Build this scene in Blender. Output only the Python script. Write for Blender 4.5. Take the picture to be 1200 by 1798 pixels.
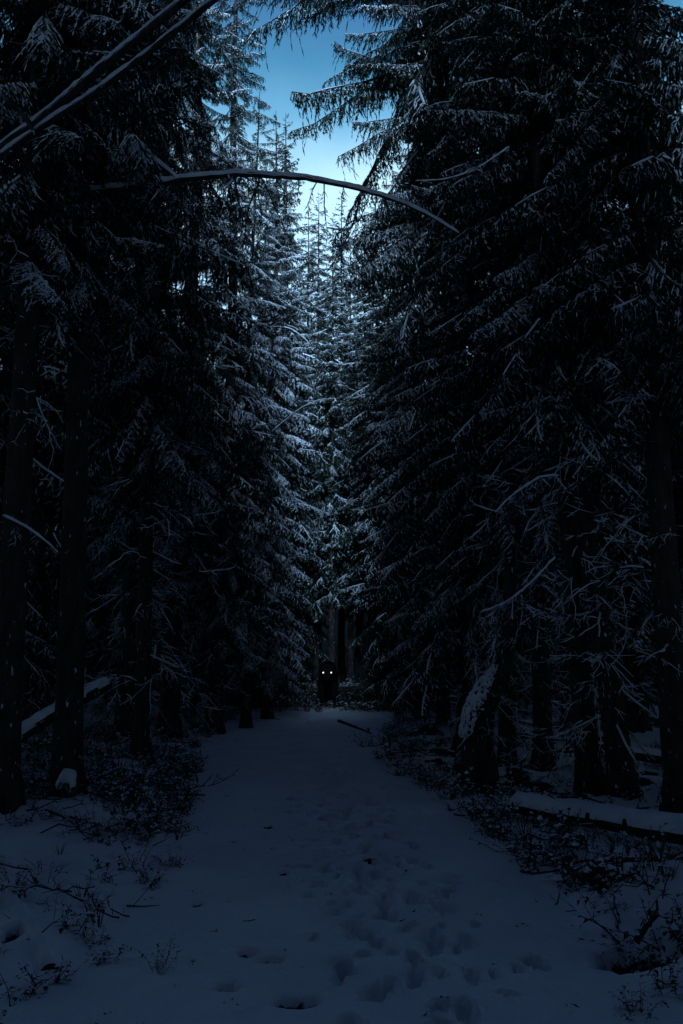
import bpy, math, random
import numpy as np
from mathutils import Vector, Matrix, Euler, noise

# ------------------------------------------------------------------ reset
for o in list(bpy.data.objects):
    bpy.data.objects.remove(o)
scene = bpy.context.scene
col = scene.collection
R = math.radians

# ------------------------------------------------------------------ camera
CAM_H = 1.5
PITCH = R(11.0)
F = 1400.0                      # focal length in pixels of the 1200 x 1798 photograph
cam_d = bpy.data.cameras.new('camera')
cam = bpy.data.objects.new('camera', cam_d)
col.objects.link(cam)
cam.location = (0, 0, CAM_H)
cam.rotation_euler = (R(90) + PITCH, 0, 0)
cam_d.sensor_fit = 'VERTICAL'
cam_d.sensor_height = 36.0
cam_d.lens = 36.0 * F / 1798.0
cam_d.clip_start = 0.05
cam_d.clip_end = 500
scene.camera = cam

# ------------------------------------------------------------------ dusk sky
world = bpy.data.worlds.new('World')
scene.world = world
world.use_nodes = True
nt = world.node_tree
nt.nodes.clear()
SUN_EL, SUN_ROT = 25.0, 180.0     # low light from behind the viewer, along the path
sky = nt.nodes.new('ShaderNodeTexSky')
sky.sky_type = 'NISHITA'
sky.sun_disc = False
sky.sun_elevation = R(SUN_EL)
sky.sun_rotation = R(SUN_ROT)
tc = nt.nodes.new('ShaderNodeTexCoord')
sep = nt.nodes.new('ShaderNodeSeparateXYZ')
nt.links.new(tc.outputs['Generated'], sep.inputs[0])
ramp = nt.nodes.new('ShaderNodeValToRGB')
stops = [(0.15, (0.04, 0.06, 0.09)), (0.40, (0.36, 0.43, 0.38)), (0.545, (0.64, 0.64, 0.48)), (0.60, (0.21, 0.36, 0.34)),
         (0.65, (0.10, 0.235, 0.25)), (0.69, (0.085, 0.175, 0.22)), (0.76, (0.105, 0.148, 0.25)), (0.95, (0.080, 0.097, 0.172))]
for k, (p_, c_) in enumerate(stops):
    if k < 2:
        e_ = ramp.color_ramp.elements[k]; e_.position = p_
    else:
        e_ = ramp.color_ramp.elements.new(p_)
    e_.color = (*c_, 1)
nz = nt.nodes.new('ShaderNodeTexNoise')
nz.inputs['Scale'].default_value = 7.0
nz.inputs['Detail'].default_value = 5.0
nt.links.new(tc.outputs['Generated'], nz.inputs['Vector'])
mad = nt.nodes.new('ShaderNodeMath')
mad.operation = 'MULTIPLY_ADD'
mad.inputs[1].default_value = 0.07
nt.links.new(nz.outputs['Fac'], mad.inputs[0])
sub = nt.nodes.new('ShaderNodeMath')
sub.operation = 'SUBTRACT'
sub.inputs[1].default_value = 0.035
nt.links.new(sep.outputs['Z'], mad.inputs[2])
nt.links.new(mad.outputs[0], sub.inputs[0])
nt.links.new(sub.outputs[0], ramp.inputs['Fac'])
mulc = nt.nodes.new('ShaderNodeMix')
mulc.data_type = 'RGBA'
mulc.blend_type = 'MULTIPLY'
mulc.inputs[0].default_value = 1.0
nt.links.new(sky.outputs[0], mulc.inputs[6])
nt.links.new(ramp.outputs[0], mulc.inputs[7])
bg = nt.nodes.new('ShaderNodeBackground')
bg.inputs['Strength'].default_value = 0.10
# sky overhead and behind is dimmed by hand to keep the ground dark
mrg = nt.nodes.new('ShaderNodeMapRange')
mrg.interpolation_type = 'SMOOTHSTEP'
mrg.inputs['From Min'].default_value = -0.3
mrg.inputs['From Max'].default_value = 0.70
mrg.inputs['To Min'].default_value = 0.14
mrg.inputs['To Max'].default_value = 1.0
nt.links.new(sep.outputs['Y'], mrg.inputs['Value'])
sky_dim = nt.nodes.new('ShaderNodeVectorMath')
sky_dim.operation = 'SCALE'
nt.links.new(mulc.outputs[2], sky_dim.inputs[0])
nt.links.new(mrg.outputs[0], sky_dim.inputs['Scale'])
nt.links.new(sky_dim.outputs[0], bg.inputs['Color'])
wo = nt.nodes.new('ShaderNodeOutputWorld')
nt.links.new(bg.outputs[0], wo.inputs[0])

scene.view_settings.view_transform = 'Standard'
scene.view_settings.look = 'None'
scene.view_settings.gamma = 1.0
scene.view_settings.use_curve_mapping = False
scene.view_settings.exposure = 3.1
sun_d = bpy.data.lights.new('sun', 'SUN')
sun_d.energy = 0.92
sun_d.angle = R(12)
sun_d.color = (0.40, 0.66, 1.0)
sun = bpy.data.objects.new('sun', sun_d)
col.objects.link(sun)
sun.location = (0, -20, 40)
sun.rotation_euler = (R(90 - SUN_EL), 0, R(180 - SUN_ROT))
scene.render.engine = 'CYCLES'
scene.cycles.max_bounces = 4
scene.cycles.diffuse_bounces = 2

rng = random.Random(11)

# ------------------------------------------------------------------ pixel -> point on the plane y = Y
def at(px, py, Y):
    a = (px - 600.0) / F
    b = (899.0 - py) / F
    f = Vector((0, math.cos(PITCH), math.sin(PITCH)))
    u = Vector((0, -math.sin(PITCH), math.cos(PITCH)))
    d = f + Vector((1, 0, 0)) * a + u * b
    return Vector((0, 0, CAM_H)) + d * (Y / d.y)

# ------------------------------------------------------------------ materials
def mat_base(name, rough=0.9):
    m = bpy.data.materials.new(name)
    m.use_nodes = True
    b = m.node_tree.nodes['Principled BSDF']
    b.inputs['Roughness'].default_value = rough
    b.inputs['Specular IOR Level'].default_value = 0.2
    return m, m.node_tree, b

def noise_col(m, nt, b, c1, c2, scale, lo=0.35, hi=0.65, detail=4, stretch=None, rnd=False):
    tcn = nt.nodes.new('ShaderNodeTexCoord')
    src = tcn.outputs['Object']
    if stretch:
        mp = nt.nodes.new('ShaderNodeMapping')
        mp.inputs['Scale'].default_value = stretch
        nt.links.new(src, mp.inputs[0])
        src = mp.outputs[0]
    n = nt.nodes.new('ShaderNodeTexNoise')
    n.inputs['Scale'].default_value = scale
    n.inputs['Detail'].default_value = detail
    nt.links.new(src, n.inputs['Vector'])
    r = nt.nodes.new('ShaderNodeValToRGB')
    r.color_ramp.elements[0].position = lo
    r.color_ramp.elements[1].position = hi
    r.color_ramp.elements[0].color = (*c1, 1)
    r.color_ramp.elements[1].color = (*c2, 1)
    nt.links.new(n.outputs['Fac'], r.inputs['Fac'])
    out = r.outputs[0]
    nt.links.new(out, b.inputs['Base Color'])
    return n, r, src

def bump(nt, b, src, strength, dist):
    bp = nt.nodes.new('ShaderNodeBump')
    bp.inputs['Strength'].default_value = strength
    bp.inputs['Distance'].default_value = dist
    nt.links.new(src, bp.inputs['Height'])
    nt.links.new(bp.outputs[0], b.inputs['Normal'])
    return bp

M = {}
m, t_, b = mat_base('fresh_snow', 0.75)
n, r, s = noise_col(m, t_, b, (0.74, 0.77, 0.82), (0.84, 0.86, 0.88), 1.3)
n2 = t_.nodes.new('ShaderNodeTexNoise'); n2.inputs['Scale'].default_value = 22; n2.inputs['Detail'].default_value = 6
t_.links.new(s, n2.inputs['Vector'])
bump(t_, b, n2.outputs['Fac'], 0.5, 0.03)
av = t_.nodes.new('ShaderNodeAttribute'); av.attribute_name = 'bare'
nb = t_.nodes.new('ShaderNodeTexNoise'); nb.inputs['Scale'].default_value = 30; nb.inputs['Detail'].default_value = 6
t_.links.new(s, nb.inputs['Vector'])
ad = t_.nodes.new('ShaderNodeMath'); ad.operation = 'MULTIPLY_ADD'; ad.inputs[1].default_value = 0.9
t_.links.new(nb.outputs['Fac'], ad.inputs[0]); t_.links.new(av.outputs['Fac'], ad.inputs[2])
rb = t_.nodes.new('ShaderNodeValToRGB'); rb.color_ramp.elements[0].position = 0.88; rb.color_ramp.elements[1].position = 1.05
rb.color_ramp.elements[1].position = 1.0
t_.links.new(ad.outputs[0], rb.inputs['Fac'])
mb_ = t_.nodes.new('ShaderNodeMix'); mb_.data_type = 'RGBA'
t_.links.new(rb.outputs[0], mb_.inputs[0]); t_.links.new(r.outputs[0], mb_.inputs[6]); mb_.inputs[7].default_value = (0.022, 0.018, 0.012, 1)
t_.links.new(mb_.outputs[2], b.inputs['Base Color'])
M['snow_ground'] = m
m, t_, b = mat_base('branch_snow', 0.8)
n, r, s = noise_col(m, t_, b, (0.68, 0.72, 0.78), (0.84, 0.86, 0.88), 6)
M['snow'] = m
m, t_, b = mat_base('spruce_needles', 0.75)
noise_col(m, t_, b, (0.010, 0.018, 0.010), (0.028, 0.042, 0.022), 5)
M['needle'] = m
m, t_, b = mat_base('dead_twig', 0.9)
noise_col(m, t_, b, (0.03, 0.026, 0.022), (0.08, 0.07, 0.06), 9)
M['twig'] = m
m, t_, b = mat_base('spruce_bark', 0.95)
n, r, s = noise_col(m, t_, b, (0.02, 0.016, 0.013), (0.075, 0.06, 0.05), 9, 0.3, 0.75, 6, (1, 1, 0.35))
vo = t_.nodes.new('ShaderNodeTexVoronoi'); vo.inputs['Scale'].default_value = 22; vo.feature = 'DISTANCE_TO_EDGE'
t_.links.new(s, vo.inputs['Vector'])
# snow blown on to the bark: flecks
nf = t_.nodes.new('ShaderNodeTexNoise'); nf.inputs['Scale'].default_value = 26; nf.inputs['Detail'].default_value = 5
t_.links.new(s, nf.inputs['Vector'])
rf = t_.nodes.new('ShaderNodeValToRGB'); rf.color_ramp.elements[0].position = 0.66; rf.color_ramp.elements[1].position = 0.70
t_.links.new(nf.outputs['Fac'], rf.inputs['Fac'])
mx = t_.nodes.new('ShaderNodeMix'); mx.data_type = 'RGBA'
t_.links.new(rf.outputs[0], mx.inputs[0]); t_.links.new(r.outputs[0], mx.inputs[6]); mx.inputs[7].default_value = (0.7, 0.74, 0.8, 1)
t_.links.new(mx.outputs[2], b.inputs['Base Color'])
bump(t_, b, vo.outputs['Distance'], 0.9, 0.05)
M['bark'] = m
m, t_, b = mat_base('undergrowth_leaf', 0.6)
noise_col(m, t_, b, (0.03, 0.035, 0.012), (0.10, 0.085, 0.03), 12)
M['leaf'] = m
m, t_, b = mat_base('leaf_litter', 0.95)
noise_col(m, t_, b, (0.012, 0.01, 0.008), (0.05, 0.04, 0.025), 20)
M['litter'] = m
m, t_, b = mat_base('dark_fur', 0.9)
noise_col(m, t_, b, (0.003, 0.0026, 0.0022), (0.008, 0.007, 0.006), 30, stretch=(1, 1, 0.3))
M['fur'] = m
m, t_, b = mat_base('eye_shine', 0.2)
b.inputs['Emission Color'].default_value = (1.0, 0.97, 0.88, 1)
b.inputs['Emission Strength'].default_value = 0.22  # emission stands in for light reflected by the eyes
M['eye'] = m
m, t_, b = mat_base('lichen', 0.95)
noise_col(m, t_, b, (0.02, 0.024, 0.018), (0.05, 0.055, 0.04), 9)
M['lichen'] = m

# ------------------------------------------------------------------ mesh builder (triangles, several materials)
class MB:
    def __init__(self):
        self.v = []; self.t = []; self.m = []
    def tri(self, a, b, c, m):
        self.t.append((a, b, c)); self.m.append(m)
    def quad(self, a, b, c, d, m):
        self.t.append((a, b, c)); self.t.append((a, c, d)); self.m.append(m); self.m.append(m)
    def spindle(self, p0, p1, r, m, sides=3, mid=0.35):
        d = p1 - p0
        L = d.length
        if L < 1e-5: return
        d = d / L
        s = d.cross(Vector((0.1, 0.2, 1)))
        if s.length < 1e-3: s = Vector((1, 0, 0))
        s.normalize(); u = s.cross(d)
        k = len(self.v)
        self.v.append(tuple(p0)); self.v.append(tuple(p1))
        c = p0 + d * (L * mid)
        for i in range(sides):
            a = 2 * math.pi * i / sides + 0.5
            self.v.append(tuple(c + s * (r * math.cos(a)) + u * (r * math.sin(a))))
        for i in range(sides):
            j = (i + 1) % sides
            self.tri(k, k + 2 + i, k + 2 + j, m); self.tri(k + 1, k + 2 + j, k + 2 + i, m)
    def snow_lump(self, p0, p1, w, h, m, rg):
        d = p1 - p0
        st = abs(d.z) / (d.length + 1e-6)
        if st > .82 and rg.random() < .45: return
        w *= 1.15 - .6 * st; h *= 1.2 - .7 * st
        if rg.random() < .05: w *= 1.8; h *= 1.9
        s = Vector((d.y, -d.x, 0))
        if s.length < 1e-4: s = Vector((1, 0, 0))
        s.normalize()
        k = len(self.v)
        c = p0 + d * rg.uniform(0.35, 0.65)
        up = Vector((0, 0, 1))
        for q in (p0, p1, c + s * w, c - s * w, c + up * h + s * rg.uniform(-.3, .3) * w):
            self.v.append(tuple(q + up * 0.004))
        for a, b_ in ((0, 2), (2, 1), (1, 3), (3, 0)):
            self.tri(k + a, k + b_, k + 4, m)
    def needles(self, p0, p1, n, ln, w, m, rg):
        d = p1 - p0
        L = d.length
        if L < 1e-5: return
        dn = d / L
        for i in range(n):
            c = p0 + d * ((i + rg.random()) / n)
            o = Vector((rg.gauss(0, 1), rg.gauss(0, 1), rg.gauss(0, 1) - 0.2)).cross(dn)
            if o.length < 1e-3: continue
            o.normalize()
            k = len(self.v)
            self.v.append(tuple(c - dn * w)); self.v.append(tuple(c + dn * w)); self.v.append(tuple(c + o * ln + dn * ln * 0.7))
            self.tri(k, k + 1, k + 2, m)
    def tube(self, pts, rad, sides, m, cap=True, jit=0.0, rg=None):
        n = len(pts); k = len(self.v)
        for i, p in enumerate(pts):
            d = (pts[min(i + 1, n - 1)] - pts[max(i - 1, 0)]).normalized()
            s = d.cross(Vector((0.03, 0.02, 1))) if abs(d.z) < 0.97 else d.cross(Vector((0, 1, 0)))
            s.normalize(); u = s.cross(d)
            for j in range(sides):
                a = 2 * math.pi * j / sides
                rr = rad[i] * (1 + (rg.uniform(-jit, jit) if jit else 0))
                self.v.append(tuple(p + s * (rr * math.cos(a)) + u * (rr * math.sin(a))))
        for i in range(n - 1):
            for j in range(sides):
                j2 = (j + 1) % sides
                self.quad(k + i * sides + j, k + i * sides + j2, k + (i + 1) * sides + j2, k + (i + 1) * sides + j, m)
        if cap:
            for i, base in ((0, k), (n - 1, k + (n - 1) * sides)):
                c = len(self.v); self.v.append(tuple(pts[i]))
                for j in range(sides):
                    self.tri(c, base + j, base + (j + 1) % sides, m)
    def snow_on(self, pts, rad, m, rg, h=0.02, wide=0.9, gap=0.0, lo=0.15):
        """ snow lying along the top of a tube, lumpy, closed at its ends """
        n = len(pts)
        run = []
        runs = []
        for i in range(n):
            d = (pts[min(i + 1, n - 1)] - pts[max(i - 1, 0)]).normalized()
            ok = abs(d.z) < 0.86 and rg.random() >= gap
            if ok: run.append(i)
            else:
                if len(run) > 1: runs.append(run)
                run = []
        if len(run) > 1: runs.append(run)
        Z = Vector((0, 0, 1)); ph_ = rg.uniform(0, 50)
        for run in runs:
            k = len(self.v); c = len(run)
            for q, i in enumerate(run):
                d = (pts[min(i + 1, n - 1)] - pts[max(i - 1, 0)]).normalized()
                s = d.cross(Z); s.normalize(); u = s.cross(d)
                e_ = min(1.0, 0.25 + min(q, c - 1 - q) * 0.75)
                nz_ = noise.noise(Vector((i * .55, ph_, 0))); nw_ = noise.noise(Vector((i * .5, ph_, 7)))
                hh = h * e_ * (0.9 + 0.75 * nz_) * rg.uniform(.9, 1.1)
                ww = rad[i] * wide * (1.0 + .22 * nw_) * rg.uniform(.97, 1.03)
                r_ = rad[i]
                for (sx, uz) in ((-1.0, lo), (-0.8, 0.62), (0, 1.0), (0.8, 0.62), (1.0, lo)):
                    off = hh if uz == 1.0 else (hh * 0.75 if uz == 0.62 else 0.0)
                    self.v.append(tuple(pts[i] + s * (sx * ww * 1.02) + u * (uz * r_) + Z * off))
            for q in range(c - 1):
                for j in range(4):
                    a = k + q * 5 + j
                    self.quad(a, a + 1, a + 6, a + 5, m)
            for q in (0, c - 1):
                for j in range(1, 4):
                    self.tri(k + q * 5, k + q * 5 + j, k + q * 5 + j + 1, m)
    def arrays(self):
        return np.array(self.v, dtype=np.float32), np.array(self.t, dtype=np.int32), np.array(self.m, dtype=np.int32)
    def mesh(self, name, mats, smooth=False):
        return mesh_np(name, *self.arrays(), mats, smooth)

def mesh_np(name, v, t, mi, mats, smooth=False):
    me = bpy.data.meshes.new(name)
    me.vertices.add(len(v)); me.vertices.foreach_set('co', v.ravel())
    me.loops.add(len(t) * 3); me.loops.foreach_set('vertex_index', t.ravel())
    me.polygons.add(len(t))
    me.polygons.foreach_set('loop_start', np.arange(0, len(t) * 3, 3, dtype=np.int32))
    try: me.polygons.foreach_set('loop_total', np.full(len(t), 3, dtype=np.int32))
    except Exception: pass
    me.polygons.foreach_set('material_index', mi)
    if smooth: me.polygons.foreach_set('use_smooth', np.ones(len(t), dtype=bool))
    for q in mats: me.materials.append(M[q])
    me.update(calc_edges=True)
    return me

def link(name, data, parent=None, loc=(0, 0, 0), rot=(0, 0, 0), sc=1.0):
    o = bpy.data.objects.new(name, data)
    col.objects.link(o)
    o.location = loc; o.rotation_euler = rot; o.scale = (sc, sc, sc)
    if parent: o.parent = parent
    return o

def tag(o, label=None, cat=None, group=None, kind=None):
    if label: o['label'] = label
    if cat: o['category'] = cat
    if group: o['group'] = group
    if kind: o['kind'] = kind
    return o

def copy_tree(o, parent=None):
    c = o.copy(); col.objects.link(c)
    if parent is not None: c.parent = parent
    for ch in [x for x in o.children]:
        copy_tree(ch, c)
    return c

def poly(p0, p1, n, sag=0.0, wob=0.0, rg=rng):
    """ crooked line from p0 to p1 """
    out = []
    for i in range(n):
        t = i / (n - 1)
        p = p0.lerp(p1, t)
        p.z -= sag * math.sin(math.pi * t)
        if 0 < i < n - 1 and wob:
            p += Vector((rg.uniform(-wob, wob), rg.uniform(-wob, wob), rg.uniform(-wob, wob)))
        out.append(p)
    return out

def smooth_path(ctrl, n):
    """ Catmull-Rom through control points """
    c = [ctrl[0] * 2 - ctrl[1]] + list(ctrl) + [ctrl[-1] * 2 - ctrl[-2]]
    out = []
    segs = len(ctrl) - 1
    for i in range(n):
        t = i / (n - 1) * segs
        k = min(int(t), segs - 1); f = t - k
        p0, p1, p2, p3 = c[k], c[k + 1], c[k + 2], c[k + 3]
        out.append(0.5 * ((2 * p1) + (p2 - p0) * f + (2 * p0 - 5 * p1 + 4 * p2 - p3) * f * f + (3 * p1 - p0 - 3 * p2 + p3) * f ** 3))
    return out

# ------------------------------------------------------------------ terrain
def interp(x, xs, ys):
    return float(np.interp(x, xs, ys))
PY = [-30, 3, 4, 5.4, 6.9, 9.8, 14, 20, 28, 34]
PL = [-1.6, -1.5, -1.45, -1.35, -1.35, -1.8, -2.6, -3.0, -3.4, -3.0]
PR = [1.5, 1.35, 1.35, 1.4, 1.35, 1.05, 0.55, 1.1, 2.0, 1.6]
npi = np.interp

def hash_noise(x, y, seed):
    """ cheap smooth value noise on arrays """
    xi = np.floor(x).astype(np.int64); yi = np.floor(y).astype(np.int64)
    fx = x - xi; fy = y - yi
    fx = fx * fx * (3 - 2 * fx); fy = fy * fy * (3 - 2 * fy)
    def h(a, b_):
        n_ = (a * 374761393 + b_ * 668265263 + seed * 982451653) & 0xffffffff
        n_ = ((n_ ^ (n_ >> 13)) * 1274126177) & 0xffffffff
        return ((n_ ^ (n_ >> 16)) & 0xffff) / 65535.0
    return (h(xi, yi) * (1 - fx) * (1 - fy) + h(xi + 1, yi) * fx * (1 - fy) + h(xi, yi + 1) * (1 - fx) * fy + h(xi + 1, yi + 1) * fx * fy) - 0.5

# footprints: (x, y, heading, length, width, depth)
prints = []
fr = random.Random(5)
def track(x0, y0, x1, y1, step, side, size, depth, skip=0.0):
    n = int(math.hypot(x1 - x0, y1 - y0) / step)
    for i in range(n):
        t = i / max(1, n)
        s = 1 if i % 2 else -1
        if fr.random() < skip: continue
        prints.append((x0 + (x1 - x0) * t + s * side + fr.uniform(-.06, .06), y0 + (y1 - y0) * t + fr.uniform(-.08, .08),
                       math.atan2(y1 - y0, x1 - x0) + fr.uniform(-.25, .25), size * .84 * fr.uniform(.8, 1.15), size * .37 * fr.uniform(.85, 1.2), depth * fr.uniform(.6, 1.2)))
track(0.28, 3.2, 0.05, 9, 0.42, 0.11, 0.27, 0.05)
track(0.52, 3.3, 0.12, 10, 0.46, 0.10, 0.28, 0.045)
track(0.10, 4.4, -0.25, 16, 0.50, 0.10, 0.27, 0.04)
track(0.36, 5.2, -0.5, 22, 0.45, 0.12, 0.27, 0.035)
track(0.55, 4.9, 0.25, 8, 0.38, 0.09, 0.17, 0.03)
track(0.9, 3.6, 0.7, 7.2, 0.75, 0.12, 0.26, 0.022)
track(-0.1, 6.0, -0.9, 18, 0.36, 0.08, 0.15, 0.028)
track(0.0, 8.2, -1.4, 26, 0.55, 0.12, 0.26, 0.03)
track(0.62, 3.9, 0.3, 6.5, 0.33, 0.16, 0.14, 0.03, 0.3)
for q in range(9):
    tx = -.12 + q * .11
    track(tx + .15, 3.3 + fr.random(), tx - .35 - fr.random() * .2, 9 + 7 * fr.random(), fr.uniform(.24, .42), .07, fr.uniform(.13, .24), fr.uniform(.03, .05), .25)
# scattered hollows left of the trodden line, where the ground shows: (x, y, rx, ry, depth)
holes = []
for (px, py, rw, rh, dp) in ((525, 1762, 26, 10, .10), (440, 1672, 20, 6, .08), (470, 1686, 18, 6, .08), (392, 1735, 18, 7, .08),
                             (472, 1450, 7, 3, .06), (410, 1475, 8, 3, .05), (648, 1508, 7, 4, .05), (714, 1526, 6, 3, .05),
                             (498, 1535, 7, 3, .04), (345, 1587, 6, 4, .05), (30, 1655, 12, 16, .12),
                             (1130, 1680, 60, 18, .20)):
    ang = math.atan((py - 899) / F) - PITCH
    Y = CAM_H / math.tan(ang)
    k = Y / F / math.cos(ang)
    holes.append(((px - 600) * Y / F * 1.0 / math.cos(0) * (1 / (math.cos(PITCH) + (py - 899) / F * math.sin(PITCH))), Y, rw * k * 1.0, rh * k / math.sin(ang) * 1.0, dp))

def ground_z(x, y):
    x = np.asarray(x, dtype=np.float64); y = np.asarray(y, dtype=np.float64)
    l = npi(y, PY, PL); r = npi(y, PY, PR)
    dl = np.maximum(0, l - x); dr = np.maximum(0, x - r)
    far = np.clip((y - 9) / 14, 0, 1)
    z = 0.10 * np.tanh(dl * 1.2) + (0.25 + 0.95 * far) * (1 - np.exp(-(dl / 2.6) ** 1.6)) + 0.02 * dl
    z = z + 0.05 * np.tanh(dr * 1.5) + (0.03 + 0.30 * far) * (1 - np.exp(-(dr / 3.0) ** 1.5)) + 0.015 * dr
    back = np.clip((y - 27.5) / 5, 0, 1)
    z = z + back * back * (3 - 2 * back) * 0.8
    z = z + 0.30 * np.maximum(0, y - 40) - 0.30 * np.maximum(0, y - 110) + 0.25 * np.maximum(0, np.abs(x) - 18) + 0.10 * np.maximum(0, -12 - y)
    # snowed-over hummock beside the path, lower right, and pillow left of the trunk
    z = z + 0.16 * np.exp(-(((x - 2.05) / 0.42) ** 2 + ((y - 5.35) / 0.30) ** 2)) + 0.12 * np.exp(-(((x + 2.65) / 0.35) ** 2 + ((y - 9.6) / 0.4) ** 2))
    off = np.clip((dl + dr) * 1.2, 0, 1)
    # snow lying over litter: soft pillows beside the path, shallow drifts on it
    z = z + off * (0.22 * hash_noise(x * 0.9, y * 0.9, 1) + 0.13 * hash_noise(x * 2.3, y * 2.3, 2) + 0.05 * hash_noise(x * 6, y * 6, 3))
    z = z + 0.05 * hash_noise(x * 0.8, y * 0.5, 4) + 0.025 * hash_noise(x * 2.2, y * 1.8, 5)
    trod = np.exp(-((x - npi(y, [3, 7, 14, 26], [.45, .2, -.5, -1.2])) / .6) ** 2)
    z = z + trod * (.022 * hash_noise(x * 9, y * 8, 41) + .010 * hash_noise(x * 23, y * 21, 42))
    z = z + 0.012 * hash_noise(x * 7, y * 5, 6) * npi(x, [-1.2, 0.0], [0.5, 1.0]) + 0.006 * hash_noise(x * 19, y * 15, 7)
    # the hollow in which the big fallen log lies
    ax, ay, bx, by = 1.6, 8.6, 4.0, 5.3
    tt = np.clip(((x - ax) * (bx - ax) + (y - ay) * (by - ay)) / ((bx - ax) ** 2 + (by - ay) ** 2), 0, 1)
    dd = np.hypot(x - ax - tt * (bx - ax), y - ay - tt * (by - ay))
    w = np.exp(-(dd / .5) ** 4)
    z = z * (1 - w) + w * (.02 + .02 * hash_noise(x * 6, y * 6, 51))
    return z

def grade(segments):
    """ coordinates with a given spacing per segment """
    out = [segments[0][0]]
    for a, b_, s in segments:
        n = max(1, int(round((b_ - a) / s)))
        out += list(np.linspace(a, b_, n + 1)[1:])
    return np.array(out)

gx = grade([(-60, -20, 4), (-20, -8, .5), (-8, -2.4, .09), (-2.4, 2.0, .026), (2.0, 8, .09), (8, 20, .5), (20, 60, 4)])
gy = grade([(-40, -6, 3), (-6, 2.5, .4), (2.5, 10.5, .026), (10.5, 17, .05), (17, 34, .14), (34, 60, .8), (60, 130, 5)])
X, Y_ = np.meshgrid(gx, gy)
Zg = ground_z(X, Y_)
for (fx, fy, a, ln, wd, dp) in prints:
    i0, i1 = np.searchsorted(gx, [fx - .4, fx + .4]); j0, j1 = np.searchsorted(gy, [fy - .4, fy + .4])
    if j1 <= j0 or i1 <= i0: continue
    dx = X[j0:j1, i0:i1] - fx; dy = Y_[j0:j1, i0:i1] - fy
    u = dx * math.cos(a) + dy * math.sin(a); v = -dx * math.sin(a) + dy * math.cos(a)
    waist = 1 - 0.22 * np.exp(-((u / ln * 2 + 0.15) ** 2) * 12)
    q = np.sqrt((u / (ln / 2)) ** 2 + (v / (wd / 2 * waist)) ** 2)
    q = q + .35 * hash_noise((dx + fx) * 14, (dy + fy) * 14, 31)
    inside = 1 / (1 + np.exp((q - 1.0) * 16))
    rim = np.exp(-((q - 1.35) / 0.25) ** 2)
    Zg[j0:j1, i0:i1] += -1.9 * dp * inside * (1 + 0.5 * hash_noise((dx + fx) * 30, (dy + fy) * 30, 9)) + dp * 0.25 * rim
holemask = np.zeros_like(Zg)
for (hx, hy, rx, ry, dp) in holes:
    q = np.sqrt(((X - hx) / (rx * 1.0)) ** 2 + ((Y_ - hy) / (ry * .7)) ** 2) + 0.8 * hash_noise(X * 7, Y_ * 7, 14) + 0.7 * hash_noise(X * 16, Y_ * 16, 12)
    w = 1 / (1 + np.exp((q - 1.0) * 6))
    Zg -= dp * w
    holemask = np.maximum(holemask, w)
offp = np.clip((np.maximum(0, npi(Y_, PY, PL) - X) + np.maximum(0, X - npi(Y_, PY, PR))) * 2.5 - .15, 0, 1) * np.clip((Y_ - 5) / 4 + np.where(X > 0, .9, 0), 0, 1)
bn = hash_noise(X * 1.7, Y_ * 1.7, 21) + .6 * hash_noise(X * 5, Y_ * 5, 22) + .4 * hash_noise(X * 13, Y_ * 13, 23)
bare = np.maximum(np.clip((Y_ - 27.9 + 1.2 * hash_noise(X * .8, Y_ * .8, 61)) / .8, 0, 1), np.maximum(holemask, offp * np.clip((bn - .04) * 3.2 + .1, 0, 1) * np.where((X < 0) & (Y_ < 22), .45, .95)))  # ground beyond the path end coloured dark to stand in for deep shade
Zg -= .03 * offp * np.clip((bn - .04) * 3.2, 0, 1)
def grid_object(name, facemask):
    ny, nx = X.shape
    idx = np.arange(nx * ny).reshape(ny, nx)
    a = idx[:-1, :-1][facemask]; b_ = idx[:-1, 1:][facemask]; c = idx[1:, 1:][facemask]; d = idx[1:, :-1][facemask]
    t = np.concatenate([np.stack([a, b_, c], 1), np.stack([a, c, d], 1)])
    used = np.unique(t)
    remap = np.full(nx * ny, -1, dtype=np.int32); remap[used] = np.arange(len(used))
    v = np.stack([X.ravel(), Y_.ravel(), Zg.ravel()], 1)[used].astype(np.float32)
    me = mesh_np(name, v, remap[t].astype(np.int32), np.zeros(len(t), dtype=np.int32), ['snow_ground'], True)
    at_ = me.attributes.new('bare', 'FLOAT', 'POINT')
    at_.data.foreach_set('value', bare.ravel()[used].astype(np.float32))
    o = link(name, me)
    tag(o, kind='structure')
    return o
xc = (X[:-1, :-1] + X[1:, 1:]) / 2; yc = (Y_[:-1, :-1] + Y_[1:, 1:]) / 2
onpath = (xc > npi(yc, PY, PL)) & (xc < npi(yc, PY, PR)) & (yc < 30.5) & (yc > -6)
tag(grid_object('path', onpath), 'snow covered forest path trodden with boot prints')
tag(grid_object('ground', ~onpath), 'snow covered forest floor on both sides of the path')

def gz(x, y):
    i = min(max(int(np.searchsorted(gx, x)), 1), len(gx) - 1); j = min(max(int(np.searchsorted(gy, y)), 1), len(gy) - 1)
    return float(Zg[j, i])

def on_ground(px, py):
    """ the point of the terrain seen at a pixel """
    d = at(px, py, 1.0) - Vector((0, 0, CAM_H))
    yy = 2.6
    while yy < 60:
        p = Vector((0, 0, CAM_H)) + d * yy
        if p.z <= gz(p.x, p.y): return p
        yy += 0.04
    return Vector((0, 0, CAM_H)) + d * 30

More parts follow.
